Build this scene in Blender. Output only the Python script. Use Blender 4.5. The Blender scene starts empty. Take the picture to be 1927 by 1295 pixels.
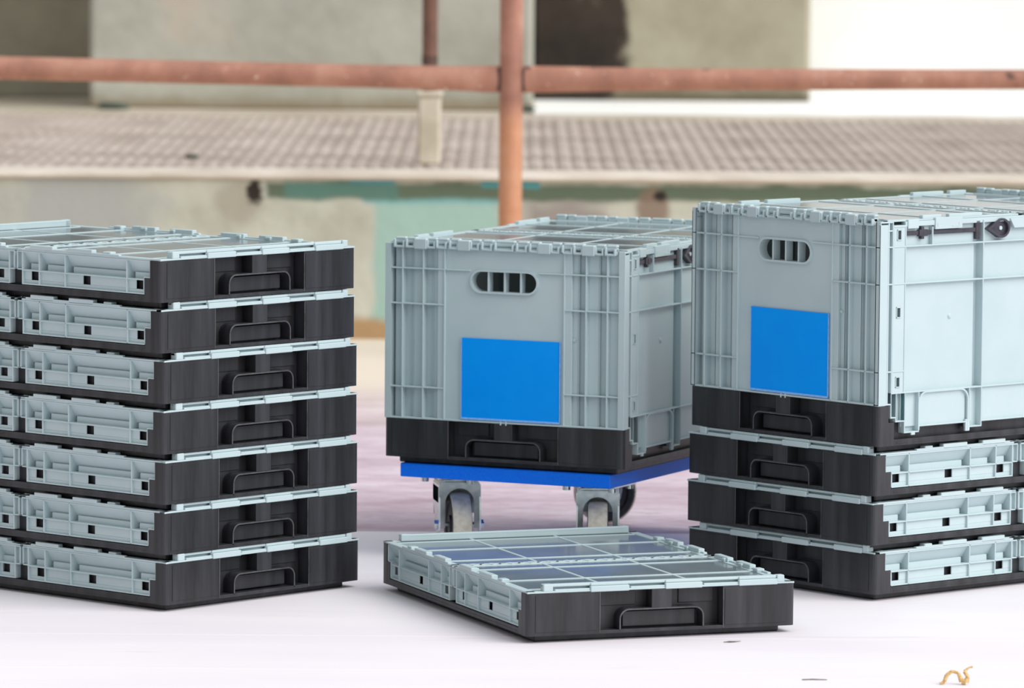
import bpy, math, random
from mathutils import Vector, Matrix
random.seed(7)
R = math.radians
scene = bpy.context.scene
col = scene.collection

# ------------------------------------------------------------------ camera
cam_d = bpy.data.cameras.new('camera')
cam_d.sensor_fit = 'HORIZONTAL'; cam_d.sensor_width = 36.0
cam_d.lens = 10803.0 / 1927.0 * 36.0
cam_d.clip_end = 200
cam_d.dof.use_dof = True; cam_d.dof.focus_distance = 8.15; cam_d.dof.aperture_fstop = 8.0
cam = bpy.data.objects.new('camera', cam_d); col.objects.link(cam)
PITCH, ROLL, CAMH = 0.0892, 0.0077, 1.1109
cam.matrix_world = (Matrix.Translation((0, 0, CAMH)) @ Matrix.Rotation(math.pi/2 - PITCH, 4, 'X')
                    @ Matrix.Rotation(ROLL, 4, 'Z'))
scene.camera = cam

# ------------------------------------------------------------------ light
world = bpy.data.worlds.new('overcast_sky'); scene.world = world
world.use_nodes = True
bg = world.node_tree.nodes['Background']
bg.inputs['Color'].default_value = (0.93, 0.97, 1.0, 1)
bg.inputs['Strength'].default_value = 0.76
sun_d = bpy.data.lights.new('sun', 'SUN'); sun_d.energy = 2.75; sun_d.angle = R(50)
sun_d.color = (1.0, 0.985, 0.96)
sun = bpy.data.objects.new('sun', sun_d); col.objects.link(sun)
sun.rotation_euler = Vector((0.86, -0.45, 0.85)).to_track_quat('Z', 'Y').to_euler()
scene.view_settings.view_transform = 'Standard'
scene.view_settings.look = 'None'
scene.view_settings.gamma = 1.0
scene.view_settings.use_curve_mapping = False
scene.view_settings.exposure = 0.0

# ------------------------------------------------------------------ materials
def srgb(r, g, b):
    f = lambda c: (c/255/12.92) if c/255 <= .04045 else ((c/255+.055)/1.055)**2.4
    return (f(r), f(g), f(b), 1)

class NT:
    """tiny node helper"""
    def __init__(s, name):
        s.m = bpy.data.materials.new(name); s.m.use_nodes = True
        s.t = s.m.node_tree; s.b = s.t.nodes['Principled BSDF']
        s.co = s.t.nodes.new('ShaderNodeTexCoord')
    def n(s, ty, **kw):
        nd = s.t.nodes.new(ty)
        for k, v in kw.items():
            if k in nd.inputs: s.put(nd.inputs[k], v)
            else: setattr(nd, k, v)
        return nd
    def put(s, sock, v):
        if isinstance(v, bpy.types.NodeSocket): s.t.links.new(v, sock)
        else: sock.default_value = v
    def noise(s, scale, detail=4, stretch=None, rough=.55):
        vec = s.co.outputs['Object']
        if stretch:
            mp = s.n('ShaderNodeMapping'); s.t.links.new(vec, mp.inputs['Vector'])
            mp.inputs['Scale'].default_value = stretch; vec = mp.outputs['Vector']
        nz = s.n('ShaderNodeTexNoise', Scale=scale, Detail=detail, Roughness=rough)
        s.t.links.new(vec, nz.inputs['Vector'])
        return nz.outputs['Fac']
    def ramp(s, fac, stops):
        r = s.n('ShaderNodeValToRGB'); s.t.links.new(fac, r.inputs['Fac'])
        e = r.color_ramp.elements
        while len(e) < len(stops): e.new(.5)
        for q, (p, c) in zip(e, stops): q.position = p; q.color = c
        return r.outputs['Color']
    def math(s, op, a, b=0.0, clamp=False):
        m = s.n('ShaderNodeMath', operation=op, use_clamp=clamp)
        s.put(m.inputs[0], a); s.put(m.inputs[1], b); return m.outputs[0]
    def mix(s, fac, a, b):
        m = s.n('ShaderNodeMix', data_type='RGBA')
        s.put(m.inputs['Factor'], fac)
        s.put(m.inputs[6], a); s.put(m.inputs[7], b); return m.outputs[2]
    def xyz(s):
        q = s.n('ShaderNodeSeparateXYZ'); s.t.links.new(s.co.outputs['Object'], q.inputs[0]); return q.outputs
    def smooth(s, v, a, b):
        m = s.n('ShaderNodeMapRange', interpolation_type='SMOOTHSTEP')
        s.put(m.inputs[0], v); m.inputs[1].default_value = a; m.inputs[2].default_value = b
        return m.outputs[0]
    def bump(s, h, strength=.2, dist=.002):
        b = s.n('ShaderNodeBump', Strength=strength, Distance=dist); s.t.links.new(h, b.inputs['Height'])
        s.t.links.new(b.outputs[0], s.b.inputs['Normal'])
    def set(s, **kw):
        for k, v in kw.items():
            s.put(s.b.inputs[k.replace('_', ' ')], v)
        return s

M = {}
def simple(name, c1, c2, rough=.45, scale=60, stretch=None, metallic=0, lo=.35, hi=.65, spec=.5):
    t = NT(name); f = t.noise(scale, 4, stretch)
    t.put(t.b.inputs['Base Color'], t.ramp(f, [(lo, c1), (hi, c2)]))
    t.set(Roughness=rough, Metallic=metallic)
    t.b.inputs['Specular IOR Level'].default_value = spec
    M[name] = t.m; return t
simple('grey_plastic', srgb(181, 199, 203), srgb(187, 204, 207), .42, 12)
simple('black_plastic', srgb(24, 24, 27), srgb(52, 53, 58), .42, 45, (1, 1, .10), spec=.55)
simple('edge_highlight', srgb(58, 57, 60), srgb(92, 91, 94), .45, 60)  # lighter grey that paints edge highlights on the black tray
simple('blue_card', srgb(0, 152, 255), srgb(0, 157, 255), .35, 20, spec=.15)
simple('card_edge', srgb(120, 175, 240), srgb(150, 195, 245), .4, 200)
simple('blue_deck', srgb(0, 112, 252), srgb(6, 124, 255), .5, 300, spec=.25)
simple('zinc', srgb(196, 208, 210), srgb(226, 232, 232), .26, 90, None, 1.0)
simple('tread', srgb(196, 190, 172), srgb(222, 218, 204), .7, 80)
simple('wheel_black', srgb(40, 40, 43), srgb(54, 54, 57), .5, 60)
simple('latch_black', srgb(52, 50, 58), srgb(66, 64, 74), .4, 60)
simple('straw', srgb(196, 150, 80), srgb(228, 196, 140), .8, 300)
simple('twig', srgb(96, 90, 84), srgb(140, 134, 126), .8, 300)
simple('dark_stone', srgb(48, 62, 54), srgb(78, 88, 76), .8, 40)

# translucent lid sheet
t = NT('lid_sheet'); t.set(Roughness=.11); t.b.inputs['Specular IOR Level'].default_value = .25
t.put(t.b.inputs['Base Color'], t.ramp(t.noise(18), [(.3, srgb(124, 138, 144)), (.7, srgb(140, 154, 160))]))
t.b.inputs['Alpha'].default_value = .84
M['lid_sheet'] = t.m

# rusty painted pipe
t = NT('rusty_pipe'); f = t.noise(9, 6, (1, 1, .6), .65)
c = t.ramp(f, [(.3, srgb(146, 102, 84)), (.5, srgb(174, 122, 102)), (.7, srgb(192, 146, 126))])
sp = t.noise(60, 2)
c = t.mix(t.smooth(sp, .69, .74), c, srgb(222, 196, 178))
dk = t.noise(14, 3)
c = t.mix(t.smooth(dk, .68, .76), c, srgb(92, 64, 56))
z = t.xyz()[2]
t.put(t.b.inputs['Base Color'], c); t.set(Roughness=.6); t.bump(f, .3, .003); M['rusty_pipe'] = t.m
t = NT('ochre_pipe'); f = t.noise(9, 6, None, .65)
c = t.ramp(f, [(.3, srgb(180, 122, 90)), (.5, srgb(200, 142, 108)), (.72, srgb(212, 160, 130))])
c2 = t.ramp(t.noise(12, 5), [(.3, srgb(146, 100, 84)), (.6, srgb(180, 128, 110)), (.75, srgb(200, 162, 146))])
c = t.mix(t.smooth(t.xyz()[2], .48, .56), c, c2)
t.put(t.b.inputs['Base Color'], c); t.set(Roughness=.6); M['ochre_pipe'] = t.m
simple('brown_pipe', srgb(92, 64, 54), srgb(128, 90, 76), .6, 14)
simple('cream_post', srgb(196, 186, 164), srgb(220, 212, 194), .8, 16)
simple('rail_joint', srgb(62, 50, 45), srgb(96, 74, 66), .7, 20)

# white floor boards
t = NT('white_boards'); f = t.noise(3.0, 5, (.25, 1, 1))
c = t.ramp(f, [(.3, srgb(234, 225, 233)), (.62, srgb(241, 236, 241))])
g = t.noise(22, 5, (.12, 1, 1))
c = t.mix(t.smooth(g, .62, .78), c, srgb(226, 214, 224))
t.put(t.b.inputs['Base Color'], c); t.set(Roughness=.6); t.bump(g, .1, .001); M['white_boards'] = t.m
# mauve concrete floor, sandy towards the ledge
t = NT('mauve_concrete'); f = t.noise(4.5, 7, (.5, 1.6, 1), .65)
c = t.ramp(f, [(.3, srgb(172, 146, 160)), (.48, srgb(200, 180, 194)), (.7, srgb(222, 208, 218))])
g = t.noise(40, 5, (.5, 1.4, 1), .7)
c = t.mix(t.math('MULTIPLY', t.smooth(g, .47, .66), .6), c, srgb(168, 142, 152))
sand = t.math('ADD', t.xyz()[1], t.math('MULTIPLY', t.noise(1.6, 4), 1.4))
c = t.mix(t.smooth(sand, 11.0, 12.5), c, srgb(226, 214, 196))
t.put(t.b.inputs['Base Color'], c); t.set(Roughness=.75); t.bump(g, .35, .004); M['mauve_concrete'] = t.m

def blob(t, X, Z, x0, z0, rx, rz, wob=.5, soft=.35, scale=9):
    """irregular stain: 1 inside, 0 outside"""
    a = t.math('DIVIDE', t.math('SUBTRACT', X, x0), rx); b = t.math('DIVIDE', t.math('SUBTRACT', Z, z0), rz)
    d = t.math('SQRT', t.math('ADD', t.math('MULTIPLY', a, a), t.math('MULTIPLY', b, b)))
    d = t.math('ADD', d, t.math('MULTIPLY', t.math('SUBTRACT', t.noise(scale, 5), .5), wob*2))
    return t.math('SUBTRACT', 1.0, t.smooth(d, 1-soft, 1+soft))
def boxmask(t, X, Z, x0, x1, z0, z1, wob=.02, s=.012, scale=10):
    n = t.math('MULTIPLY', t.math('SUBTRACT', t.noise(scale, 5), .5), wob*2)
    Xn = t.math('ADD', X, n); Zn = t.math('ADD', Z, n)
    def edge(v, a): return t.smooth(v, a-s, a+s)
    m = t.math('MULTIPLY', edge(Xn, x0), t.math('SUBTRACT', 1.0, edge(Xn, x1)))
    m = t.math('MULTIPLY', m, edge(Zn, z0))
    return t.math('MULTIPLY', m, t.math('SUBTRACT', 1.0, edge(Zn, z1)))

# ledge face: cream concrete with dark green strip, teal paint, crumbled holes, rust foot
t = NT('ledge_concrete'); X, Y, Z = t.xyz()
f = t.noise(5, 6, None, .6)
c = t.ramp(f, [(.28, srgb(172, 170, 156)), (.48, srgb(196, 196, 182)), (.7, srgb(214, 214, 200))])
c = t.mix(blob(t, X, Z, -.95, .28, .16, .14, .6), c, srgb(176, 178, 174))
c = t.mix(boxmask(t, X, Z, .03, .22, .17, .315, .05, .03), c, srgb(158, 150, 144))
c = t.mix(boxmask(t, X, Z, -.305, -.035, -.02, .312, .03, .012), c, srgb(166, 198, 188))
c = t.mix(t.math('MULTIPLY', boxmask(t, X, Z, -.33, -.02, .295, .312, .006, .006), .7), c, srgb(110, 176, 180))
c = t.mix(boxmask(t, X, Z, -.54, 6.0, .304, .341, .012, .008), c, srgb(98, 112, 92))
c = t.mix(t.math('MULTIPLY', boxmask(t, X, Z, -.5, -.25, .306, .345, .02, .01), .75), c, srgb(92, 138, 128))
c = t.mix(boxmask(t, X, Z, -.36, -.26, .338, .349, .008, .004), c, srgb(90, 160, 172))
c = t.mix(boxmask(t, X, Z, -.07, .06, .332, .349, .008, .004), c, srgb(84, 156, 160))
c = t.mix(t.math('MULTIPLY', blob(t, X, Z, -.60, .295, .05, .045, .6), .45), c, srgb(150, 134, 116))
c = t.mix(blob(t, X, Z, -.567, .316, .017, .028, 1.0, .35, 38), c, srgb(44, 36, 30))
c = t.mix(t.math('MULTIPLY', blob(t, X, Z, .305, .285, .035, .05, .6), .85), c, srgb(136, 112, 96))
c = t.mix(blob(t, X, Z, .322, .318, .014, .013, .9, .35, 38), c, srgb(40, 32, 28))
foot = t.math('ADD', Z, t.math('MULTIPLY', t.math('SUBTRACT', t.noise(6, 4, (1, 1, .3)), .5), .05))
c = t.mix(t.math('SUBTRACT', 1.0, t.smooth(foot, .028, .055)), c, srgb(184, 150, 110))
t.put(t.b.inputs['Base Color'], c); t.set(Roughness=.85); t.bump(t.noise(30, 6), .5, .006); M['ledge_concrete'] = t.m

simple('coping', srgb(196, 184, 170), srgb(222, 212, 200), .85, 6)
simple('slab', srgb(162, 148, 138), srgb(190, 177, 168), .85, 5)
simple('platform_plain', srgb(176, 164, 146), srgb(204, 194, 178), .85, 4)
simple('white_paint', srgb(240, 240, 238), srgb(250, 250, 249), .8, 3)

t = NT('block_concrete'); f = t.noise(3.2, 7, None, .6)
c = t.ramp(f, [(.25, srgb(152, 149, 136)), (.48, srgb(176, 175, 163)), (.72, srgb(196, 195, 183))])
X, Y, Z = t.xyz()
c = t.mix(t.math('MULTIPLY', t.smooth(t.noise(2.4, 4), .52, .68), .45), c, srgb(206, 184, 166))
c = t.mix(t.math('SUBTRACT', 1.0, t.smooth(t.math('ADD', Z, t.math('MULTIPLY', t.noise(8, 4), .06)), .39, .44)), c, srgb(150, 138, 116))
t.put(t.b.inputs['Base Color'], c); t.set(Roughness=.9); t.bump(t.noise(24, 6), .5, .006); M['block_concrete'] = t.m

t = NT('block_dark_patch'); f = t.noise(3.2, 7, None, .6)
c = t.ramp(f, [(.25, srgb(138, 130, 108)), (.5, srgb(166, 158, 136)), (.75, srgb(186, 180, 160))])
X, Y, Z = t.xyz()
c = t.mix(t.math('SUBTRACT', 1.0, t.smooth(t.math('ADD', Z, t.math('MULTIPLY', t.noise(8, 4), .05)), .40, .44)), c, srgb(104, 96, 76))
e = t.math('ADD', X, t.math('MULTIPLY', t.math('SUBTRACT', t.noise(7, 5), .5), .22))
e = t.math('ADD', e, t.math('MULTIPLY', t.math('SUBTRACT', Z, .5), -.12))
c = t.mix(t.math('SUBTRACT', 1.0, t.smooth(e, .27, .31)), c, t.ramp(t.noise(5, 5), [(.35, srgb(38, 30, 25)), (.62, srgb(62, 52, 42)), (.72, srgb(110, 100, 84))]))  # irregular dark patch over the left part of the pier
t.put(t.b.inputs['Base Color'], c); t.set(Roughness=.9); t.bump(t.noise(24, 6), .5, .006); M['block_dark_patch'] = t.m

t = NT('dark_concrete'); f = t.noise(3.5, 6, None, .6)
c = t.ramp(f, [(.3, srgb(134, 126, 110)), (.5, srgb(156, 150, 132)), (.72, srgb(170, 166, 144))])
t.put(t.b.inputs['Base Color'], c); t.set(Roughness=.9); M['dark_concrete'] = t.m
simple('blocker_dark', srgb(96, 92, 84), srgb(124, 119, 108), .9, 3)  # dark tone for the added light-blocking wall

# ------------------------------------------------------------------ mesh helpers
class MB:
    def __init__(s): s.v = []; s.f = []; s.sm = []
    def add(s, vs, fs, smooth=False):
        o = len(s.v); s.v += [tuple(q) for q in vs]
        for f in fs: s.f.append(tuple(i+o for i in f)); s.sm.append(smooth)
    def box(s, a, b, c=0.0005):
        x0, y0, z0 = (min(a[i], b[i]) for i in range(3)); x1, y1, z1 = (max(a[i], b[i]) for i in range(3))
        c = min(c, (x1-x0)*.4, (y1-y0)*.4, (z1-z0)*.4)
        if c <= 0:
            vs = [(x, y, z) for x in (x0, x1) for y in (y0, y1) for z in (z0, z1)]
            s.add(vs, [(0,1,3,2),(4,6,7,5),(0,4,5,1),(2,3,7,6),(0,2,6,4),(1,5,7,3)]); return
        P = {}; vs = []
        for i, x in enumerate((x0, x1)):
            for j, y in enumerate((y0, y1)):
                for k, z in enumerate((z0, z1)):
                    sx, sy, sz = (1-2*i)*c, (1-2*j)*c, (1-2*k)*c
                    for ax, q in enumerate(((x, y+sy, z+sz), (x+sx, y, z+sz), (x+sx, y+sy, z))):
                        P[i, j, k, ax] = len(vs); vs.append(q)
        fs = []
        ctr = Vector(((x0+x1)/2, (y0+y1)/2, (z0+z1)/2))
        def face(ids):
            pts = [Vector(vs[i]) for i in ids]
            n = (pts[1]-pts[0]).cross(pts[2]-pts[0])
            m = sum(pts, Vector())/len(pts)-ctr
            fs.append(tuple(ids) if n.dot(m) > 0 else tuple(reversed(ids)))
        q4 = ((0, 0), (0, 1), (1, 1), (1, 0))
        for i in (0, 1):
            face([P[i, a, b, 0] for a, b in q4]); face([P[a, i, b, 1] for a, b in q4]); face([P[a, b, i, 2] for a, b in q4])
        for a in (0, 1):
            for b in (0, 1):
                face([P[0, a, b, 1], P[1, a, b, 1], P[1, a, b, 2], P[0, a, b, 2]])
                face([P[a, 0, b, 0], P[a, 1, b, 0], P[a, 1, b, 2], P[a, 0, b, 2]])
                face([P[a, b, 0, 0], P[a, b, 1, 0], P[a, b, 1, 1], P[a, b, 0, 1]])
        for a in (0, 1):
            for b in (0, 1):
                for k in (0, 1): face([P[a, b, k, 0], P[a, b, k, 1], P[a, b, k, 2]])
        s.add(vs, fs)
    def prism(s, poly, ax, a, b):
        """extrude a 2D polygon along axis ax from a to b; poly coords are the other two axes in xyz order"""
        def p3(q, t):
            l = list(q); l.insert(ax, t); return tuple(l)
        n = len(poly); vs = [p3(q, a) for q in poly]+[p3(q, b) for q in poly]
        fs = [tuple(range(n)), tuple(reversed(range(n, 2*n)))]+[(i, i+n, (i+1) % n+n, (i+1) % n) for i in range(n)]
        s.add(vs, fs)
    def cyl(s, p, q, r, n=16, r2=None, caps=True, smooth=True):
        p, q = Vector(p), Vector(q); d = (q-p).normalized()
        u = d.orthogonal().normalized(); w = d.cross(u); r2 = r if r2 is None else r2
        vs = []
        for c, rr in ((p, r), (q, r2)):
            for i in range(n):
                a = 2*math.pi*i/n; vs.append(c+u*math.cos(a)*rr+w*math.sin(a)*rr)
        s.add(vs, [(i, (i+1) % n, (i+1) % n+n, i+n) for i in range(n)], smooth)
        if caps:
            s.add(vs[:n], [tuple(reversed(range(n)))]); s.add(vs[n:], [tuple(range(n))])
    def strip(s, path, hw, ax, a, b):
        """thick ribbon: 2D polyline path (list of (p,q)), half thickness hw, extruded along ax a..b"""
        n = len(path); L = []; Rr = []
        for i in range(n):
            p0 = Vector(path[max(i-1, 0)]); p1 = Vector(path[min(i+1, n-1)])
            d = (p1-p0).normalized(); nn = Vector((-d.y, d.x)); p = Vector(path[i])
            L.append(p+nn*hw); Rr.append(p-nn*hw)
        for i in range(n-1):
            s.prism([tuple(L[i]), tuple(L[i+1]), tuple(Rr[i+1]), tuple(Rr[i])], ax, a, b)
    def build(s, name, mat, parent=None):
        me = bpy.data.meshes.new(name); me.from_pydata(s.v, [], s.f); me.update()
        import bmesh
        bm = bmesh.new(); bm.from_mesh(me); bmesh.ops.recalc_face_normals(bm, faces=bm.faces); bm.to_mesh(me); bm.free()
        for p, q in zip(me.polygons, s.sm): p.use_smooth = q
        me.materials.append(M[mat])
        return link(name, me, parent)
def link(name, me, parent=None, loc=None, rot=None):
    o = bpy.data.objects.new(name, me); col.objects.link(o); o.parent = parent
    if loc: o.location = loc
    if rot: o.rotation_euler = rot
    return o
def tag(o, label=None, cat=None, group=None, kind=None):
    for k, v in (('label', label), ('category', cat), ('group', group), ('kind', kind)):
        if v: o[k] = v
    return o
def empty(name, loc, rz=0):
    o = bpy.data.objects.new(name, None); col.objects.link(o); o.location = loc; o.rotation_euler = (0, 0, rz)
    o.empty_display_size = .05
    return o
def copy_tree(o, parent=None):
    c = o.copy(); col.objects.link(c); c.parent = parent
    for ch in list(o.children): copy_tree(ch, c)
    return c
def arc(cx, cy, r, a0, a1, n=8):
    return [(cx+r*math.cos(a0+(a1-a0)*i/n), cy+r*math.sin(a0+(a1-a0)*i/n)) for i in range(n+1)]

# ------------------------------------------------------------------ setting
PZ, PY = .36, 12.55
mb = MB(); mb.box((-9, -3, -.15), (9, 12.7, -.003), 0)
floor = tag(mb.build('floor', 'mauve_concrete'), 'mottled mauve concrete floor, sandy towards the ledge', kind='structure')
edges = [4.5, 5.1, 5.7, 6.3, 6.9, 7.55, 7.872, 8.46, 9.06]
for a, b in zip(edges[:-1], edges[1:]):
    mb = MB(); mb.box((-4, a+.0008, -.003), (4, b-.0008, 0), .0006)
    tag(mb.build('floor_board', 'white_boards', floor), 'smooth white painted board')

mb = MB(); mb.box((-9, PY+.02, -.1), (9, 19, PZ-.03), 0)
plat = tag(mb.build('raised_platform', 'ledge_concrete'), 'low weathered concrete ledge with a dark green strip and teal paint', kind='structure')
mb = MB(); mb.box((-9, PY, -.1), (9, PY+.12, PZ-.012), .004)
mb.build('ledge_face', 'ledge_concrete', plat)
mb = MB(); mb.box((-9, PY-.012, PZ-.014), (9, PY+.2, PZ), .005)
mb.build('coping', 'coping', plat)
mb = MB(); mb.box((-9, 15.08, PZ-.03), (9, 19, PZ-.004), 0)
mb.build('plain_paving', 'platform_plain', plat)
# ribbed paving slabs: three rows, ridges running away from the ledge
pitch = .0333
def slab_mesh(w, d):
    mb = MB(); n = int(round(w/pitch))
    mb.box((0, 0, -.03), (w, d, -.012), 0)
    for i in range(n):
        x = (i+.5)*w/n; hw = w/n*.5
        prof = [(x-hw, -.012), (x-hw, -.006), (x-hw*.6, -.0015), (x-hw*.25, 0), (x+hw*.25, 0), (x+hw*.6, -.0015), (x+hw, -.006), (x+hw, -.012)]
        mb.prism(prof, 1, .006, d-.006)
    return mb
for y0, y1 in ((12.76, 13.2), (13.2, 14.04), (14.04, 15.08)):
    first = None
    for i in range(-5, 6):
        x = i*.4995+.1
        if first is None:
            first = slab_mesh(.4995-.001, y1-y0-.026).build('paving_slab', 'slab', plat); o = first
        else: o = link('paving_slab', first.data, plat)
        o.location = (x, y0+.013, PZ)

def block(name, x0, x1, y0, y1, z0, z1, mat, label=None, bev=.012):
    mb = MB(); mb.box((x0, y0, z0), (x1, y1, z1), bev); o = mb.build(name, mat)
    return tag(o, label, kind='structure')
block('wall_back', -1.146, .052, 15.5, 17.5, PZ-.01, 3.2, 'block_concrete', 'broad pale concrete pier')
block('wall_back_patch', .052, .822, 15.95, 17.5, PZ-.01, 3.2, 'block_dark_patch', 'concrete pier with a large dark patch')
block('wall_back_dark', -5.0, -1.146, 16.1, 17.5, PZ-.01, 3.2, 'dark_concrete', 'dark stained concrete wall')
block('wall_back_white', .822, 8.0, 16.6, 17.6, PZ-.01, 3.2, 'white_paint', 'white painted wall')
block('trim_1', .052, 8.0, 15.32, 16.61, PZ-.006, PZ+.006, 'white_paint', 'white painted strip at the foot of the piers', .003)

block('light_blocker_left', -5.2, -4.6, -4.0, 14.0, -.1, 2.6, 'blocker_dark', 'added unseen dark wall blocking light from the left')  # added out of view to cut light and darken reflections on the left

# pipe railing in front of the ledge
def tube(mb, pts, n=20):
    """pts: (center, ry, rz) rings along x"""
    vs = []
    for c, a, b in pts:
        for i in range(n):
            t_ = 2*math.pi*i/n; vs.append((c[0], c[1]+a*math.cos(t_), c[2]+b*math.sin(t_)))
    fs = [(k*n+i, k*n+(i+1) % n, (k+1)*n+(i+1) % n, (k+1)*n+i) for k in range(len(pts)-1) for i in range(n)]
    mb.add(vs, fs, True)
    mb.add(vs[:n], [tuple(range(n))]); mb.add(vs[-n:], [tuple(range(n))])
RY = 12.1
rail = empty('pipe_railing', (-.006, RY, -.003))
mb = MB(); mb.cyl((0, 0, 0), (0.0, 0, 2.2), .0245, 24); mb.build('post', 'ochre_pipe', rail)
mb = MB(); mb.cyl((0, 0, 0), (0, 0, .006), .06, 24); mb.build('base_flange', 'rusty_pipe', rail)
mb = MB()
zl = .592
tube(mb, [((-3.2, 0, zl+.05), .024, .024), ((-1.1, 0, zl+.016), .0245, .0245), ((-.3, 0, zl+.004), .0245, .0245),
          ((-.12, 0, zl+.001), .021, .026), ((-.05, 0, zl), .012, .0285), ((-.018, 0, zl), .010, .0285)])
mb.build('rail', 'rusty_pipe', rail)
mb = MB()
tube(mb, [((.018, 0, zl), .010, .0285), ((.05, 0, zl), .012, .0285), ((.14, 0, zl+.001), .021, .0265),
          ((.35, 0, zl+.002), .0235, .0235), ((1.1, 0, zl+.008), .021, .021), ((3.2, 0, zl+.02), .021, .021)])
mb.build('rail', 'rusty_pipe', rail)
for sx in (-1, 1):
    mb = MB(); mb.box((sx*.024-.009, -.011, zl-.026), (sx*.024+.009, .011, zl+.026), .006); mb.build('weld', 'rail_joint', rail)
tag(rail, 'rusty brown pipe railing with one upright post before the ledge', 'railing')

p2 = empty('socketed_pipe', (-.19, 12.95, PZ-.002))
mb = MB(); mb.box((-.026, -.026, 0), (.026, .026, .158), .006); mb.build('socket', 'cream_post', p2)
mb = MB(); mb.box((-.03, -.03, .154), (.03, .03, .166), .004); mb.build('socket_cap', 'cream_post', p2)
mb = MB(); mb.cyl((0, 0, .16), (0, 0, 2.2), .0175, 20); mb.build('pipe', 'brown_pipe', p2)
mb = MB(); mb.cyl((0, 0, .228), (0, 0, .246), .0185, 20); mb.build('joint', 'rail_joint', p2)
tag(p2, 'thin brown pipe rising from a cream square socket on the platform', 'pipe')

# ------------------------------------------------------------------ crate parts
mm = .001
ZB, ZT, ZL = 10*mm, 69*mm, 71.6*mm          # tray bottom, tray top, lid top
def base_mesh():
    mb = MB(); m = mm
    mb.box((-183*m, -283*m, 0), (183*m, 283*m, ZB+.001), .002)                    # nesting foot
    mb.box((-197*m, -297*m, ZB), (197*m, 297*m, ZB+4*m), .001)                    # floor
    for sy in (-1, 1):
        yo = sy*300*m
        for sx in (-1, 1):                                                      # solid corner panels
            xs = sorted((sx*92*m, sx*200*m))
            c = 7*m
            # plan polygon with rounded outer corner
            pl = [(sx*92*m, yo), (sx*200*m-sx*c, yo)]+[(sx*(200*m-c)+sx*c*math.sin(a), yo-sy*c+sy*c*math.cos(a)) for a in (R(22), R(45), R(68))]+[(sx*200*m, yo-sy*c), (sx*200*m, sy*279*m), (sx*92*m, sy*279*m)]
            mb.prism(pl, 2, ZB, ZT)
            mb.box((sx*94*m, yo, 15*m), (sx*187*m, yo+sy*.8*m, 66*m), .0006)      # raised face plate
            mb.box((sx*178*m, sy*280*m, ZB), (sx*199.9*m, sy*267*m, 44*m), .0006)   # step of the long side
        ys = (yo-sy*24*m, yo-sy*21*m)
        mb.box((-92*m, ys[0], ZB), (92*m, ys[1], ZT), .0004)                      # back of the recess
        mb.box((-92*m, yo-sy*21*m, ZB), (92*m, yo, ZB+4.5*m), .0005)              # recess floor
        mb.box((-15*m, yo-sy*21*m, 42*m), (15*m, yo, ZT), .0005)                  # middle pillar
        mb.box((-92*m, yo-sy*21*m, ZT-1.2*m), (92*m, yo-sy*17*m, ZT), .0003)
        # shallow inner fields left and right of the pillar, and inside the arch
        for sx in (-1, 1):
            mb.box((sx*32*m, yo-sy*21*m, 46*m), (sx*84*m, yo-sy*19*m, ZT-3*m), .0005)
        mb.box((-54*m, yo-sy*21*m, 17*m), (54*m, yo-sy*12*m, 38*m), .0006)
        r = 13*m
        path = [(-62*m, ZB+3*m), (-62*m, 42*m-r)]+arc(-62*m+r, 42*m-r, r, math.pi, math.pi/2, 6)+arc(62*m-r, 42*m-r, r, math.pi/2, 0, 6)+[(62*m, ZB+3*m)]
        mb.strip(path, 1.3*m, 1, yo-sy*21*m, yo)
    for sx in (-1, 1):
        mb.box((sx*194*m, -268*m, ZB), (sx*200*m, 268*m, 19*m), .0008)            # long side lip
        mb.box((sx*199*m, -262*m, 13.0*m), (sx*200.5*m, 262*m, 14.8*m), .0004)
        mb.box((sx*184*m, -280*m, ZB), (sx*188*m, 280*m, 42*m), .0006)            # long side upstand
        mb.box((sx*174*m, -280*m, ZB), (sx*178*m, 280*m, 66*m), .0006)
    return mb

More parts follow.
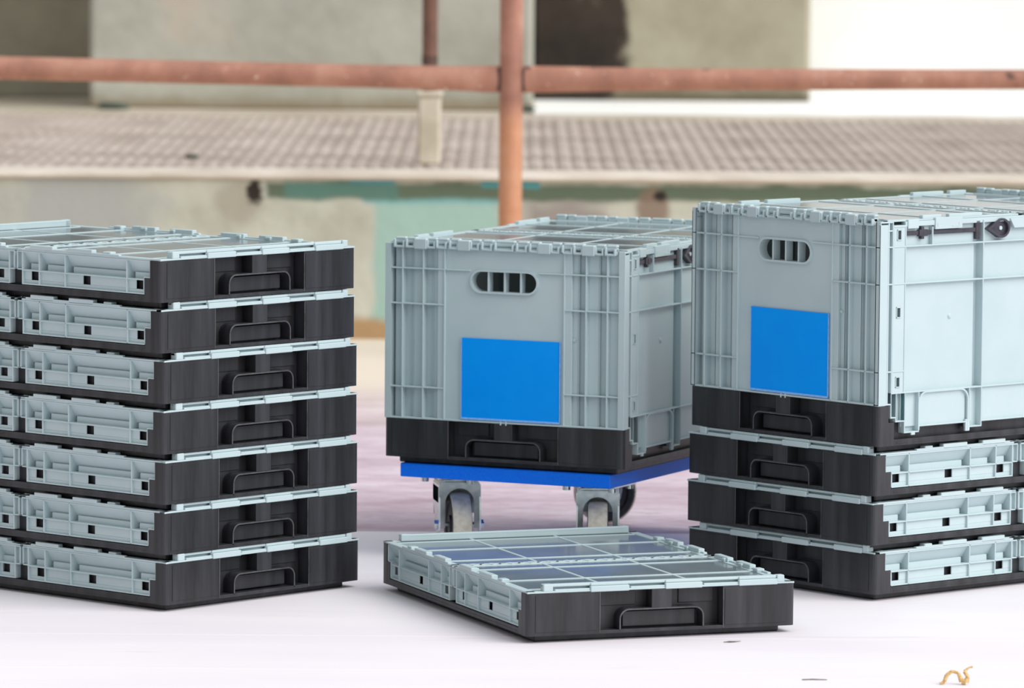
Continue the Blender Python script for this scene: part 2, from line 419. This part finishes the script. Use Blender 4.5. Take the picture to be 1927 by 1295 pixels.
def arch_highlight_mesh(sy):  # thin strips painting bright highlights along the arch rim and recess edges
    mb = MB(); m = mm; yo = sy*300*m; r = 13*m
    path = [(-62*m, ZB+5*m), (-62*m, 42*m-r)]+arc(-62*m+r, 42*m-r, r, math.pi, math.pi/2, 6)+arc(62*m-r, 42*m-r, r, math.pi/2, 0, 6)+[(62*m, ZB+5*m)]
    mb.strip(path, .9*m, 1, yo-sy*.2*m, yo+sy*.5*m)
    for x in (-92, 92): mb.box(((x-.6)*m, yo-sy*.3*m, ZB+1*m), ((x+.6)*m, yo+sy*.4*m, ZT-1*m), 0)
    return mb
def side_fold_mesh(sx, sy):
    """folded half side wall, outer plane x = sx*199, from the middle (y=2) to y=279 in direction sy"""
    mb = MB(); m = mm
    def b(y0, y1, z0, z1, d0, d1, c=.0005):   # d = depth from the outer plane
        mb.box((sx*(199-d0)*m, sy*y0*m, z0*m), (sx*(199-d1)*m, sy*y1*m, z1*m), c)
    z0, z1, zm = 20, 68.8, 41
    b(14, 279, z1-2, z1, 0, 20); b(14, 267, z0, z0+2, 0, 12); b(12.5, 279, zm-1, zm+1, 0, 20)
    for y in (14, 49, 103, 230): b(y-1.1, y+1.1, z0, z1, 0, 20)
    b(277, 279, 44, z1, 0, 20); b(265, 267, z0, 45, 0, 12); b(265, 279, 43.5, 45.5, 0, 20)
    # little flange next to the middle
    b(2, 14, z1-2, z1, 0, 8); b(2, 3.8, zm+2, z1, 0, 8); b(3, 13, zm, zm+1.8, 0, 8); b(3, 13, zm, z1, 6, 8)
    # upper cells: back plane, step and sloped shelf
    cells = ((15, 48), (50, 102), (104, 229), (231, 278))
    for a, e in cells:
        q = min(8, (e-a)*.25)
        X = lambda d: (sx*(199-d))*m
        mb.prism([(X(2.5), (z1-1)*m), (X(20), (z1-1)*m), (X(20), (zm+9)*m), (X(14), (zm+9)*m)], 1, sy*a*m, sy*e*m)   # back leaning inwards
        b(a+q, e, zm, zm+9.5, 9, 18)
        b(a, e, zm, zm+9.5, 17, 20)
    # lower plates with square holes under the middle rib
    holes = ((29, 44), (137, 152), (246, 260)); ht, hb = zm-1, zm-14
    ys = [14]+[h for q in holes for h in q]+[266]
    b(14, 266, z0+1, hb, 4, 6)
    for a, e in zip(ys[::2], ys[1::2]): b(a, e, hb, ht, 4, 6)
    return mb

def end_fold_mesh(sy):
    """the end wall folded flat under the lid"""
    mb = MB(); m = mm
    mb.box((-172*m, sy*6*m, 61*m), (172*m, sy*274*m, 63*m), .0005)
    for x in (-171, -100, -60, 60, 100, 171): mb.box(((x-1.2)*m, sy*6*m, 63*m), ((x+1.2)*m, sy*274*m, 66*m), 0)
    for y in (20, 90, 200, 262): mb.box((-171*m, sy*(y-1.2)*m, 63*m), (171*m, sy*(y+1.2)*m, 66*m), 0)
    return mb

def lid_mesh(sy, bars=True):
    mb = MB(); m = mm; zb, zt = ZT, ZL
    def b(x0, x1, y0, y1, z0, z1, c=.0004): mb.box((x0*m, sy*y0*m, z0), (x1*m, sy*y1*m, z1), c)
    b(-199, 199, 289, 299.5, zb, zt); b(-199, 199, 3, 12, zb, zt)
    for sx in (-1, 1): b(sx*186, sx*199, 3, 299, zb, zt)
    for y in (52, 176): b(-186, 186, y-3.5, y+3.5, zb, zt)
    b(-186, 186, 268, 272, zb, zt)
    for x in (-66, 66): b(x-2.5, x+2.5, 12, 290, zb, zt-.0004)
    # interlocking teeth along the meeting line
    for i in range(26):
        x = -186+i*14.6; w = (6.5, 9.5, 5)[i % 3]
        if (i % 2 == 0): b(x, x+w, -2.5, 5, zb, zt+.0012, .0003)
        else: b(x, x+w, 3, 10, zb, zt+.0006, .0003)
    # knobs on the long edges
    if not bars:
        for y0, y1 in (((89, 160), (176, 216)) if sy < 0 else ((158, 227), (241, 278))):
            for sx in (-1, 1): b(sx*191, sx*199, y0, y1, zt-.0003, zt+.005, .0008)
    for sx in ((-1, 1) if bars else ()):
        for y, w in ((70, 9), (132, 12), (188, 16)):
            b(sx*186, sx*198, y-w/2, y+w/2, zt-.0002, zt+.005, .001)
        b(sx*194, sx*199.5, 20, 215, zt-.0003, zt+.0022, .0005)
        b(sx*190, sx*199.8, 30, 78, zt-.0003, zt+.0062, .0008); b(sx*190, sx*199.8, 110, 160, zt-.0003, zt+.0062, .0008)
    if bars:
        def s(u): return (u-200)
        b(s(25), s(384), 287.5, 296, .0768, .0808, .0008); b(s(25), s(384), 287.5, 289.5, zt-.0004, .0775, .0005)
        for a, e in ((25, 39), (373, 384)): b(s(a), s(e), 287.5, 299.5, zt-.0004, .0812, .001)
        for a, e in ((94, 151), (205, 260), (315, 373)):
            b(s(a), s(e), 294, 301.5, zb-.0006, .0765, .0008)
            b(s(a)+1, s(e)-1, 292, 298, .0765, .0806, .0008)
        for a, e in ((39, 94), (151, 205), (260, 315)):
            b(s(a)+3, s(e), 295, 299, zt-.0004, .0738, .0006)
    return mb
def sheet_mesh(sy):
    mb = MB(); m = mm
    mb.box((-187*m, sy*10*m, ZT+.0004), (187*m, sy*290*m, ZT+.0016), 0)
    return mb

print('building crate parts')
PARTS = {}
def part(key, mbf, name, mat):
    if key not in PARTS:
        o = mbf().build(name, mat); PARTS[key] = o.data; bpy.data.objects.remove(o)
    return PARTS[key]
def put(key, mbf, name, mat, parent, loc=None):
    return link(name, part(key, mbf, name, mat), parent, loc)

def folded_crate(loc, rz, label, group):
    root = empty('folding_crate', loc, rz)
    tray = put('base', base_mesh, 'base_tray', 'black_plastic', root)
    for sy in (-1, 1): put(('lip', sy), lambda: arch_highlight_mesh(sy), 'arch_highlight', 'edge_highlight', tray)
    for sx in (-1, 1):
        for sy in (-1, 1):
            put(('fold', sx, sy), lambda: side_fold_mesh(sx, sy), 'side_wall', 'grey_plastic', root)
    for sy in (-1, 1):
        put(('end', sy), lambda: end_fold_mesh(sy), 'end_wall', 'grey_plastic', root)
        l = put(('lid', sy), lambda: lid_mesh(sy), 'lid', 'grey_plastic', root)
        put(('sheet', sy), lambda: sheet_mesh(sy), 'lid_sheet', 'lid_sheet', l)
    return tag(root, label, 'crate', group)

# ------------------------------------------------------------------ open crate parts
HT = .3478
WT = .336                    # wall top
def fz(fr): return HT-fr*(HT-.071)
def end_wall_mesh(sy):
    mb = MB(); m = mm; zb = 69.5*m
    def b(x0, x1, d0, d1, z0, z1, c=.0005): mb.box((x0*m, sy*(300-d0)*m, z0), (x1*m, sy*(300-d1)*m, z1), c)
    zr = [fz(.175), fz(.37), fz(.83)]
    # handle opening geometry
    hx, hz, hr, hw = 0, (fz(.167)+fz(.297))/2, (fz(.167)-fz(.297))/2-3*m, 54*m
    d0 = 3.5; y0, y1 = sy*(300-d0)*m, sy*(300-d0-2.5)*m
    b(-100, 100, d0, d0+2.5, zb, hz-hr, 0); b(-100, 100, d0, d0+2.5, hz+hr, WT, 0)
    for sx in (-1, 1):
        b(sx*100, sx*hw/m, d0, d0+2.5, hz-hr, hz+hr, 0)
        cxx = sx*(hw-hr)
        for sz in (-1, 1):
            pts = [(cxx+sx*hr*math.sin(R(90*k/8)), hz+sz*hr*math.cos(R(90*k/8))) for k in range(9)]
            cor = (sx*hw, hz+sz*hr)
            for k in range(8): mb.prism([cor, pts[k], pts[k+1]], 1, y0, y1)
    # raised rim round the opening
    def stad(r):
        return arc(hw-hr, hz, r, -math.pi/2, math.pi/2, 10)+arc(-(hw-hr), hz, r, math.pi/2, 3*math.pi/2, 10)
    o_, i_ = stad(hr+3*m), stad(hr)
    n = len(o_); ya, yb = sy*(300.3)*m, sy*284*m
    vs = [(p[0], ya, p[1]) for p in o_]+[(p[0], ya, p[1]) for p in i_]+[(p[0], yb, p[1]) for p in o_]+[(p[0], yb, p[1]) for p in i_]
    fs = []
    for i in range(n):
        j = (i+1) % n
        fs += [(i, j, n+j, n+i), (n+i, n+j, 3*n+j, 3*n+i), (i, 2*n+i, 2*n+j, j), (2*n+i, 3*n+i, 3*n+j, 2*n+j)]
    mb.add(vs, fs)
    for x in (-27, 0, 27): b(x-1.5, x+1.5, 2, 16, hz-hr-.001, hz+hr+.001, .0004)
    # ribs
    for x in (-199, -171, -136, -100, 100, 136, 171, 199): b(x-1.2, x+1.2, 0, 16, zb, WT-.004)
    b(-200, 200, 0, 14, zb-.0005, zb+.0022)
    for sx in (-1, 1):
        for z in zr: b(sx*100, sx*199, 0, 14, z-.0011, z+.0011)
        # stepped backs of the columns
        for a, e, dp in ((100, 121, 8), (121, 136, 13), (136, 155, 8), (155, 171, 13), (171, 185, 9), (185, 199, 17)):
            b(sx*a, sx*e, dp, dp+2.5, zb, WT, 0)
        for a, d1, d2 in ((121, 8, 13), (155, 8, 13), (185, 9, 17)): b(sx*(a-1), sx*(a+1), d1, d2+1, zb, WT, 0)
        b(sx*100, sx*112, 2.2, 8, zb, WT, .0005)
        # return flange round the corner on the long side
        b(sx*190, sx*192, 0, 27, zb, WT, 0)
        b(sx*190, sx*200, 0, 1.8, zb, WT+.001, .0005); b(sx*190, sx*200, 25, 27, zb, WT+.001, .0005)
        for z in zr+[zb+.0012, WT-.0005, WT-.013]: b(sx*190, sx*199.8, 1, 26, z-.0011, z+.0011, .0004)
        b(sx*190, sx*196, 12, 17, zb, WT-.013, .0005)
    for sx in (-1, 1): b(sx*57, sx*100, 0, 6, zr[0]-.0011, zr[0]+.0011)
    # small round injection marks
    for x, z in ((-114, fz(.57)), (115, fz(.53))): mb.cyl((x*m, sy*(291.8)*m, z), (x*m, sy*294*m, z), .0028, 10)
    # inside face
    b(-198, 198, 19, 20.5, zb, hz-hr-.004, 0); b(-198, 198, 19, 20.5, hz+hr+.004, WT, 0)
    b(-198, -60, 19, 20.5, hz-hr-.004, hz+hr+.004, 0); b(60, 198, 19, 20.5, hz-hr-.004, hz+hr+.004, 0)
    # slots on card holder foot
    for x in (-4, 5): b(x-1.2, x+1.2, -0.6, 1, zb-.003, zb+.003, .0003)
    return mb

def side_wall_mesh(sx):
    mb = MB(); m = mm
    zr1, zr2, zr3 = fz(.175), fz(.37), .0865
    for sy in (-1, 1):
        def b(s0, s1, d0, d1, z0, z1, c=.0005):
            mb.box((sx*(200-d0)*m, sy*(300-s0)*m, z0), (sx*(200-d1)*m, sy*(300-s1)*m, z1), c)
        # slotted strip beside the corner
        slots = (.3165, fz(.52), .1025)
        zz = [.0865]
        for z in sorted(slots): zz += [z-.0065, z+.0065]
        zz.append(WT-.006)
        for a, e in zip(zz[::2], zz[1::2]): b(28, 51, 1, 4, a, e, 0)
        for z in slots:
            b(28, 36, 1, 4, z-.0065, z+.0065, 0); b(42, 51, 1, 4, z-.0065, z+.0065, 0)
            b(34.5, 36, -.3, 3, z-.008, z+.008, .0003); b(42, 43.5, -.3, 3, z-.008, z+.008, .0003)
            b(34.5, 43.5, -.3, 3, z+.0065, z+.008, .0003); b(34.5, 43.5, -.3, 3, z-.008, z-.0065, .0003)
            b(30, 48, 9, 11, z-.01, z+.01, 0)
        b(27, 53, 0, 14, WT-.0085, WT-.0055)
        for s_ in (28, 52): b(s_-1.2, s_+1.2, 0, 14, .0865, WT-.006)
        for z in (zr1, zr2, fz(.83)): b(27, 53, 0, 3, z-.0011, z+.0011)
        # main panel
        b(52, 199, 7, 10, .036, WT-.002, 0); b(213, 300, 7, 10, .036, WT-.002, 0)
        b(199, 213, 14, 16, .036, WT-.002, 0); b(211.6, 213, 7, 16, .036, WT-.002, 0)
        mb.prism([(sx*.193, sy*.101), (sx*.186, sy*.095), (sx*.184, sy*.095), (sx*.19, sy*.101)], 2, .036, WT-.002)
        for s_ in (213,): b(s_-1.2, s_+1.2, 0, 9, .0275, WT-.004)
        b(107-1.2, 107+1.2, 0, 9, zr1, WT-.010)
        for z in (zr1, zr2): b(52, 300, 0, 8, z-.0011, z+.0011)
        b(25, 300, 0, 9, zr3-.0011, zr3+.0011)
        # thickened shadow side beside the rib
        # top bands
        b(52, 300, 1.5, 9, WT-.008, WT-.0006, .0006)
        b(56, 78, -.3, 6, WT-.011, WT+.002, .0006); b(112, 168, -.3, 6, WT-.014, WT+.003, .0006)
        b(116, 118, -.8, 2, WT-.010, WT-.005, .0003); b(160, 162, -.8, 2, WT-.010, WT-.005, .0003); b(146, 162, -.8, 2, WT-.011, WT-.0095, .0003)
        mb.prism([(sy*(300-268)*m, WT-.004), (sy*(300-277)*m, WT-.018), (0, WT-.018), (0, WT-.004)], 0, sx*196*m, sx*200.4*m)
        # lower skirt with its feet
        def cell(s0, s1, zlo, dback):
            b(s0, s1, dback, dback+2, zlo, .0865, 0); b(s0, s1, 0, dback+2, zlo, zlo+.002)
            b(s0-1, s0+1, 0, dback+2, zlo, .0865); b(s1-1, s1+1, 0, dback+2, zlo, .0865)
        cell(26, 36, .050, 10); cell(36, 54, .044, 11); cell(54, 83, .027, 11); cell(188, 213, .0275, 11)
        b(68, 76, 0, 3, .0235, .028); b(180, 189, 0, 4, .0225, .040)
        b(83, 182, 4, 7, .036, .085, 0); b(83, 182, 0, 8, .035, .0372); b(213, 300, 0, 8, .035, .0372)
        b(213, 300, 4, 8, .036, .085, 0)
        r = .016
        path = [(83*m, .03), (83*m, .0855-r)]+arc(83*m+r, .0855-r, r, math.pi, math.pi/2, 6)+arc(185*m-r, .0855-r, r, math.pi/2, 0, 6)+[(185*m, .024)]
        path = [(sy*(.3-p), z) for p, z in path]
        mb.strip(path, 1.2*m, 0, sx*.193, sx*.2003)
        mb.cyl((sx*.1925, sy*(300-150)*m, fz(.56)), (sx*.1952, sy*(300-150)*m, fz(.56)), .0050, 14, .0022)
    return mb

def clip_mesh(kind):
    """hinge clip centred at x=0, outer plane y=-300, seen from -y"""
    mb = MB(); m = mm
    def b(x0, x1, y0, y1, z0, z1, c=.0006): mb.box((x0*m, y0*m, z0), (x1*m, y1*m, z1), c)
    z0, z1 = WT-.0055, HT-.0012
    def U(x0, x1):
        b(x0, x0+3, -303, -292, z0, z1-.003); b(x1-3, x1, -303, -292, z0+.002, z1-.006); b(x0, x1, -303, -292, z0, z0+.0032)
        b(x0+2, x1+1, -299, -290, z1-.004, z1, .0012)
        mb.cyl((x0*m, -.2945, z1-.006), (x1*m, -.2945, z1-.006), .0042, 10)
    if kind == 0: U(-9, 9)
    elif kind == 2: U(-16, 16)
    else:
        U(-25, -9); U(10, 25)
        b(-10, 11, -304, -289, z0-.0015, z1-.0015, .0012)
    return mb

def open_lid_mesh(sy):
    return lid_mesh(sy, False)

def latch_rod_mesh(sx, sy):
    mb = MB(); m = mm; z = .3178
    y = lambda s_: sy*(300-s_)*m
    mb.box((sx*.1975, y(54), z-.0032), (sx*.1935, y(198), z+.0032), .0006)
    mb.box((sx*.1992, y(84), z-.009), (sx*.193, y(90), z+.009), .0006); mb.box((sx*.1992, y(80), z-.0048), (sx*.193, y(98), z+.0048), .0006)
    mb.box((sx*.1985, y(198), z-.014), (sx*.192, y(207), z+.014), .001)
    return mb
def latch_eye_mesh(sx, sy):
    mb = MB(); m = mm; zc, sc = .3185, 250
    n = 20; out = []
    for k in range(n):
        a = 2*math.pi*k/n
        out.append((sc+17*math.cos(a), zc+.0145*math.sin(a)))
    # teardrop point towards the rod
    out2 = []
    for (s_, z) in out:
        if s_ < sc-9: continue
        out2.append((s_, z))
    out2.sort(key=lambda p: math.atan2(p[1]-zc, (p[0]-sc)*m))
    pl = out2+[(220, zc)]
    pl.sort(key=lambda p: math.atan2(p[1]-zc, (p[0]-sc)*m))
    yz = [(sy*(300-s_)*m, z) for s_, z in pl]
    mb.prism(yz, 0, sx*.1925, sx*.1965)
    # raised rim
    N = len(yz); cy, cz = sy*(300-sc)*m, zc
    inn = [(cy+(p[0]-cy)*.78, cz+(p[1]-cz)*.78) for p in yz]
    for i in range(N):
        j = (i+1) % N
        mb.prism([yz[i], yz[j], inn[j], inn[i]], 0, sx*.196, sx*.2012)
    return mb
def latch_pin_mesh(sx, sy):
    mb = MB(); y = sy*.050; mb.cyl((sx*.196, y, .3185), (sx*.1985, y, .3185), .0030, 12); return mb
def card_mesh():
    mb = MB(); m = mm
    mb.box((-70*m, -298*m, .0745), (93*m, -299.2*m, fz(.545)), .0004); return mb
def card_sleeve_mesh():
    mb = MB(); m = mm
    for x in (-71, 93.2): mb.box((x*m, -297*m, .0725), ((x+.9)*m, -300*m, fz(.545)), 0)
    mb.box((-71*m, -297*m, .0725), (94.1*m, -300.4*m, .0757), .0003); return mb

def open_crate(loc, rz, label):
    root = empty('folding_crate', loc, rz)
    tray = put('base', base_mesh, 'base_tray', 'black_plastic', root)
    for sy in (-1, 1): put(('lip', sy), lambda: arch_highlight_mesh(sy), 'arch_highlight', 'edge_highlight', tray)
    clips = [(0, 2)]+[(s_*x, k) for s_ in (-1, 1) for x, k in ((29, 0), (67, 1), (105, 0), (140, 1), (176, 0))]
    for sy in (-1, 1):
        w = put(('ew', sy), lambda: end_wall_mesh(sy), 'end_wall', 'grey_plastic', root)
        for x, k in clips:
            c = put(('clip', k), lambda: clip_mesh(k), 'hinge_clip', 'grey_plastic', w, (x*mm, 0, 0))
            if sy > 0: c.rotation_euler = (0, 0, math.pi)
        l = link('lid', part(('olid', sy), lambda: open_lid_mesh(sy), 'lid', 'grey_plastic'), root, (0, 0, WT-.0005-ZT))
        l.scale = (.985, .975, 1)
        put(('sheet', sy), lambda: sheet_mesh(sy), 'lid_sheet', 'lid_sheet', l)
    for sx in (-1, 1):
        w = put(('sw', sx), lambda: side_wall_mesh(sx), 'side_wall', 'grey_plastic', root)
        for sy in (-1, 1):
            tag(put(('rod', sx, sy), lambda: latch_rod_mesh(sx, sy), 'latch_rod', 'latch_black', w), 'dark latch rod')
            tag(put(('eye', sx, sy), lambda: latch_eye_mesh(sx, sy), 'latch_eye', 'latch_black', w), 'dark teardrop latch eye')
            put(('pin', sx, sy), lambda: latch_pin_mesh(sx, sy), 'latch_pin', 'grey_plastic', w)
    c = tag(put('card', card_mesh, 'label_card', 'blue_card', root), 'plain bright blue label card')
    put('sleeve', card_sleeve_mesh, 'card_sleeve', 'card_edge', c)
    return tag(root, label, 'crate')

# ------------------------------------------------------------------ placing the crates
def place(cx, cy, yaw, sa):
    """centre of a crate from its near corner"""
    sd = Vector((math.cos(yaw), math.sin(yaw)))*sa; ld = Vector((-math.sin(yaw), math.cos(yaw)))
    return Vector((cx, cy))+sd*.2+ld*.3
P = .0719
ordin = ['bottommost', 'second from the bottom', 'third from the bottom', 'middle', 'third from the top', 'second from the top', 'topmost']
c = place(-.4921, 8.0915, .8403, 1)
jx = [.0035, .002, .0015, .0005, .000, -.004, -.0045]
for k in range(7):
    folded_crate((c.x+jx[k], c.y, k*P), .8403+random.uniform(-.004, .004),
                 'collapsed grey and black crate, %s of the stack of seven' % ordin[k], 'collapsed crates in the stack of seven')
c = place(.5287, 8.2631, -.8537, -1)
jr = [0, -.0025, -.001]
nm = ['bottommost of the three under the tall open crate', 'middle one of the three under the tall open crate', 'directly under the tall open crate']
for k in range(3):
    folded_crate((c.x+jr[k], c.y, k*P), -.8537+random.uniform(-.004, .004),
                 'collapsed grey and black crate, '+nm[k], 'collapsed crates under the open crate')
open_crate((c.x+.002, c.y, 3*P), -.8537, 'erected grey crate with blue card standing on three collapsed crates')
cf = place(.0228, 7.8015, .3589, 1)
folded_crate((cf.x, cf.y, 0), .3589, 'single collapsed crate with clear lid lying alone on the white floor', None)
ct = place(.1682, 8.5556, -.4386, -1)
ZD = .1476
open_crate((ct.x, ct.y, ZD), -.4386, 'erected grey crate with blue card standing on the blue dolly')

# ------------------------------------------------------------------ dolly
dolly = empty('dolly', (ct.x, ct.y, 0), -.4386)
DT = .021
mb = MB(); mb.box((-.1755, -.2945, ZD-DT), (.1755, .2945, ZD), .0012); mb.build('deck', 'blue_deck', dolly)
def fork_mesh():
    mb = MB(); z1 = ZD-DT-.005
    # local: swivel axis at origin, wheel axle at (0, -.022, .05) ; axle along x
    mb.cyl((0, 0, z1-.006), (0, 0, z1), .029, 24)
    # crown: arched sheet bent over the wheel
    zc = z1-.003
    out = [(-.0315, zc-.034), (-.0315, zc-.010)]+arc(-.0215, zc-.010, .010, math.pi, math.pi/2, 5)+arc(.0215, zc-.010, .010, math.pi/2, 0, 5)+[(.0315, zc-.034)]
    mb.strip(out, .0013, 1, -.034, .024)
    # legs tapering to the axle
    for sx in (-1, 1):
        x0, x1 = sorted((sx*.0302, sx*.0328))
        leg = [(-.034, zc-.006), (.024, zc-.006), (.024, zc-.028), (-.006, .040), (-.022, .034), (-.037, .042), (-.040, .056)]
        mb.prism(leg, 0, x0, x1)
    mb.box((-.0312, .0215, .078), (.0312, .0228, zc-.001), 0)
    # arched front and back aprons running down both sides of the wheel
    for y in (-.036, .0228):
        n = 12; lo = .046 if y < 0 else .062
        inner = [(-.0225, lo)]+[(.0225*math.cos(math.pi*(1-k/n)), zc-.034+.0225*math.sin(math.pi*(1-k/n))) for k in range(n+1)]+[(.0225, lo)]
        outer = []
        for px, pz in inner:
            if pz <= lo+1e-6: outer.append((.0325*(1 if px > 0 else -1)*.97, lo))
            else:
                k = (px/.0225); outer.append((.0325*max(-1, min(1, k*1.25)), zc-.002 if abs(k) < .8 else zc-.002-(abs(k)-.8)*.12))
        for (p0, p1, q0, q1) in zip(inner[:-1], inner[1:], outer[:-1], outer[1:]):
            mb.prism([p0, p1, q1, q0], 1, y, y+.0015)
    return mb
def wheel_mesh():
    mb = MB(); c = Vector((0, -.022, .05))
    prof = [(.0, .012), (.012, .0150), (.014, .0150), (.0145, .0115), (.034, .0115), (.036, .0145), (.043, .0158), (.0470, .0145)]
    n = 40
    for sx in (-1, 1):
        rings = []
        for r, h in prof: rings.append([(sx*h, c.y+r*math.cos(2*math.pi*i/n), c.z+r*math.sin(2*math.pi*i/n)) for i in range(n)])
        for a, b in zip(rings[:-1], rings[1:]):
            mb.add(a+b, [(i, (i+1) % n, n+(i+1) % n, n+i) for i in range(n)], True)
    return mb
def tread_mesh():
    mb = MB(); c = Vector((0, -.022, .05)); n = 40
    prof = [(-.0148, .0465), (-.0138, .0490), (-.009, .05), (.009, .05), (.0138, .0490), (.0148, .0465)]
    rings = [[(x, c.y+r*math.cos(2*math.pi*i/n), c.z+r*math.sin(2*math.pi*i/n)) for i in range(n)] for x, r in prof]
    for a, b in zip(rings[:-1], rings[1:]):
        mb.add(a+b, [(i, (i+1) % n, n+(i+1) % n, n+i) for i in range(n)], True)
    return mb
def axle_mesh():
    mb = MB(); mb.cyl((-.036, -.022, .05), (.040, -.022, .05), .0035, 12)
    mb.cyl((.033, -.022, .05), (.0385, -.022, .05), .0075, 6, smooth=False); mb.cyl((-.0375, -.022, .05), (-.033, -.022, .05), .0075, 6, smooth=False)
    return mb
def plate_mesh():
    mb = MB(); mb.box((-.046, -.040, ZD-DT-.005), (.046, .040, ZD-DT), .0006)
    for x in (-.038, .038):
        for y in (-.032, .032): mb.cyl((x, y, ZD-DT-.0115), (x, y, ZD-DT-.005), .0062, 8)
    return mb
ax = .1755-.056; ay = .2945-.058
fork = fork_mesh().build('caster', 'zinc', dolly)
wheel = wheel_mesh().build('wheel', 'wheel_black', fork)
tread = tag(tread_mesh().build('tread', 'tread', fork), 'cream tyre tread')  # tread coloured lighter than the black wheel
axle = axle_mesh().build('axle_bolt', 'zinc', fork)
plate = plate_mesh()
pl = plate.build('mounting_plate', 'zinc', dolly)
spots = [(-ax, -ay+.024, .4386+.16), (ax, -ay+.024, .4386-.02), (ax, ay+.02, .4386+1.5), (-ax+.0155, ay+.024, .4386+1.9)]
for i, (x, y, a) in enumerate(spots):
    f_ = fork if i == 0 else copy_tree(fork, dolly)
    f_.location = (x, y, 0); f_.rotation_euler = (0, 0, a)
    p_ = pl if i == 0 else link('mounting_plate', pl.data, dolly)
    p_.location = (x, y, 0)
tag(dolly, 'blue flat dolly on four swivel casters under an erected crate', 'dolly')

# ------------------------------------------------------------------ litter
def curl(name, pts, r, mat):
    mb = MB()
    for (a, ra), (b, rb) in zip(pts[:-1], pts[1:]): mb.cyl(a, b, ra*r, 8, rb*r)
    return mb.build(name, mat)
s_ = curl('straw_curl', [((-.020, 0, .001), .6), ((-.014, .001, .003), 1), ((-.011, .002, .012), 1.1), ((-.004, .003, .017), .9), ((.004, .002, .015), .8), ((.009, .001, .004), 1.5), ((.014, 0, .003), 1.7), ((.017, .001, .010), 1.1), ((.012, .002, .017), .9), ((.018, .003, .022), .5), ((.023, .003, .023), .6)], .0024, 'straw')
s_.location = (.584, 7.455, .0005); tag(s_, 'crumpled golden straw curl lying on the white floor', 'straw')
s_ = curl('twig', [((-.017, 0, .001), .8), ((-.004, .002, .0012), 1), ((.016, .001, .001), .6)], .0009, 'twig')
s_.location = (.402, 7.485, 0); tag(s_, 'thin grey twig lying flat on the white floor near straw', 'twig')
s_ = curl('leaf_scrap', [((-.012, 0, .001), .5), ((-.004, .001, .0015), 1.2), ((.003, .002, .0015), 1.0), ((.012, .004, .002), .4)], .0009, 'twig')
s_.location = (.306, 7.83, 0); tag(s_, 'tiny dark leaf scrap beside the lone collapsed crate', 'leaf scrap')
def lump(name, loc, sx, sy, sz, label):
    import bmesh
    bm = bmesh.new(); bmesh.ops.create_icosphere(bm, subdivisions=2, radius=1)
    for v in bm.verts:
        k = 1+random.uniform(-.18, .18); v.co = Vector((v.co.x*sx*k, v.co.y*sy*k, max(v.co.z, -.5)*sz*k))
    me = bpy.data.meshes.new(name); bm.to_mesh(me); bm.free(); me.materials.append(M['dark_stone'])
    o = link(name, me, None, loc); return tag(o, label, 'stone')
lump('stone', (-.735, 13.1, PZ+.003), .016, .012, .007, 'small dark green stone lying on the ribbed paving')
lump('stone', (-1.08, 15.42, PZ+.004), .045, .02, .012, 'mossy dark lump at the foot of the pale concrete pier')
lump('stone', (.04, 15.40, PZ+.006), .018, .015, .014, 'dark mossy stone at the corner of the pale pier')
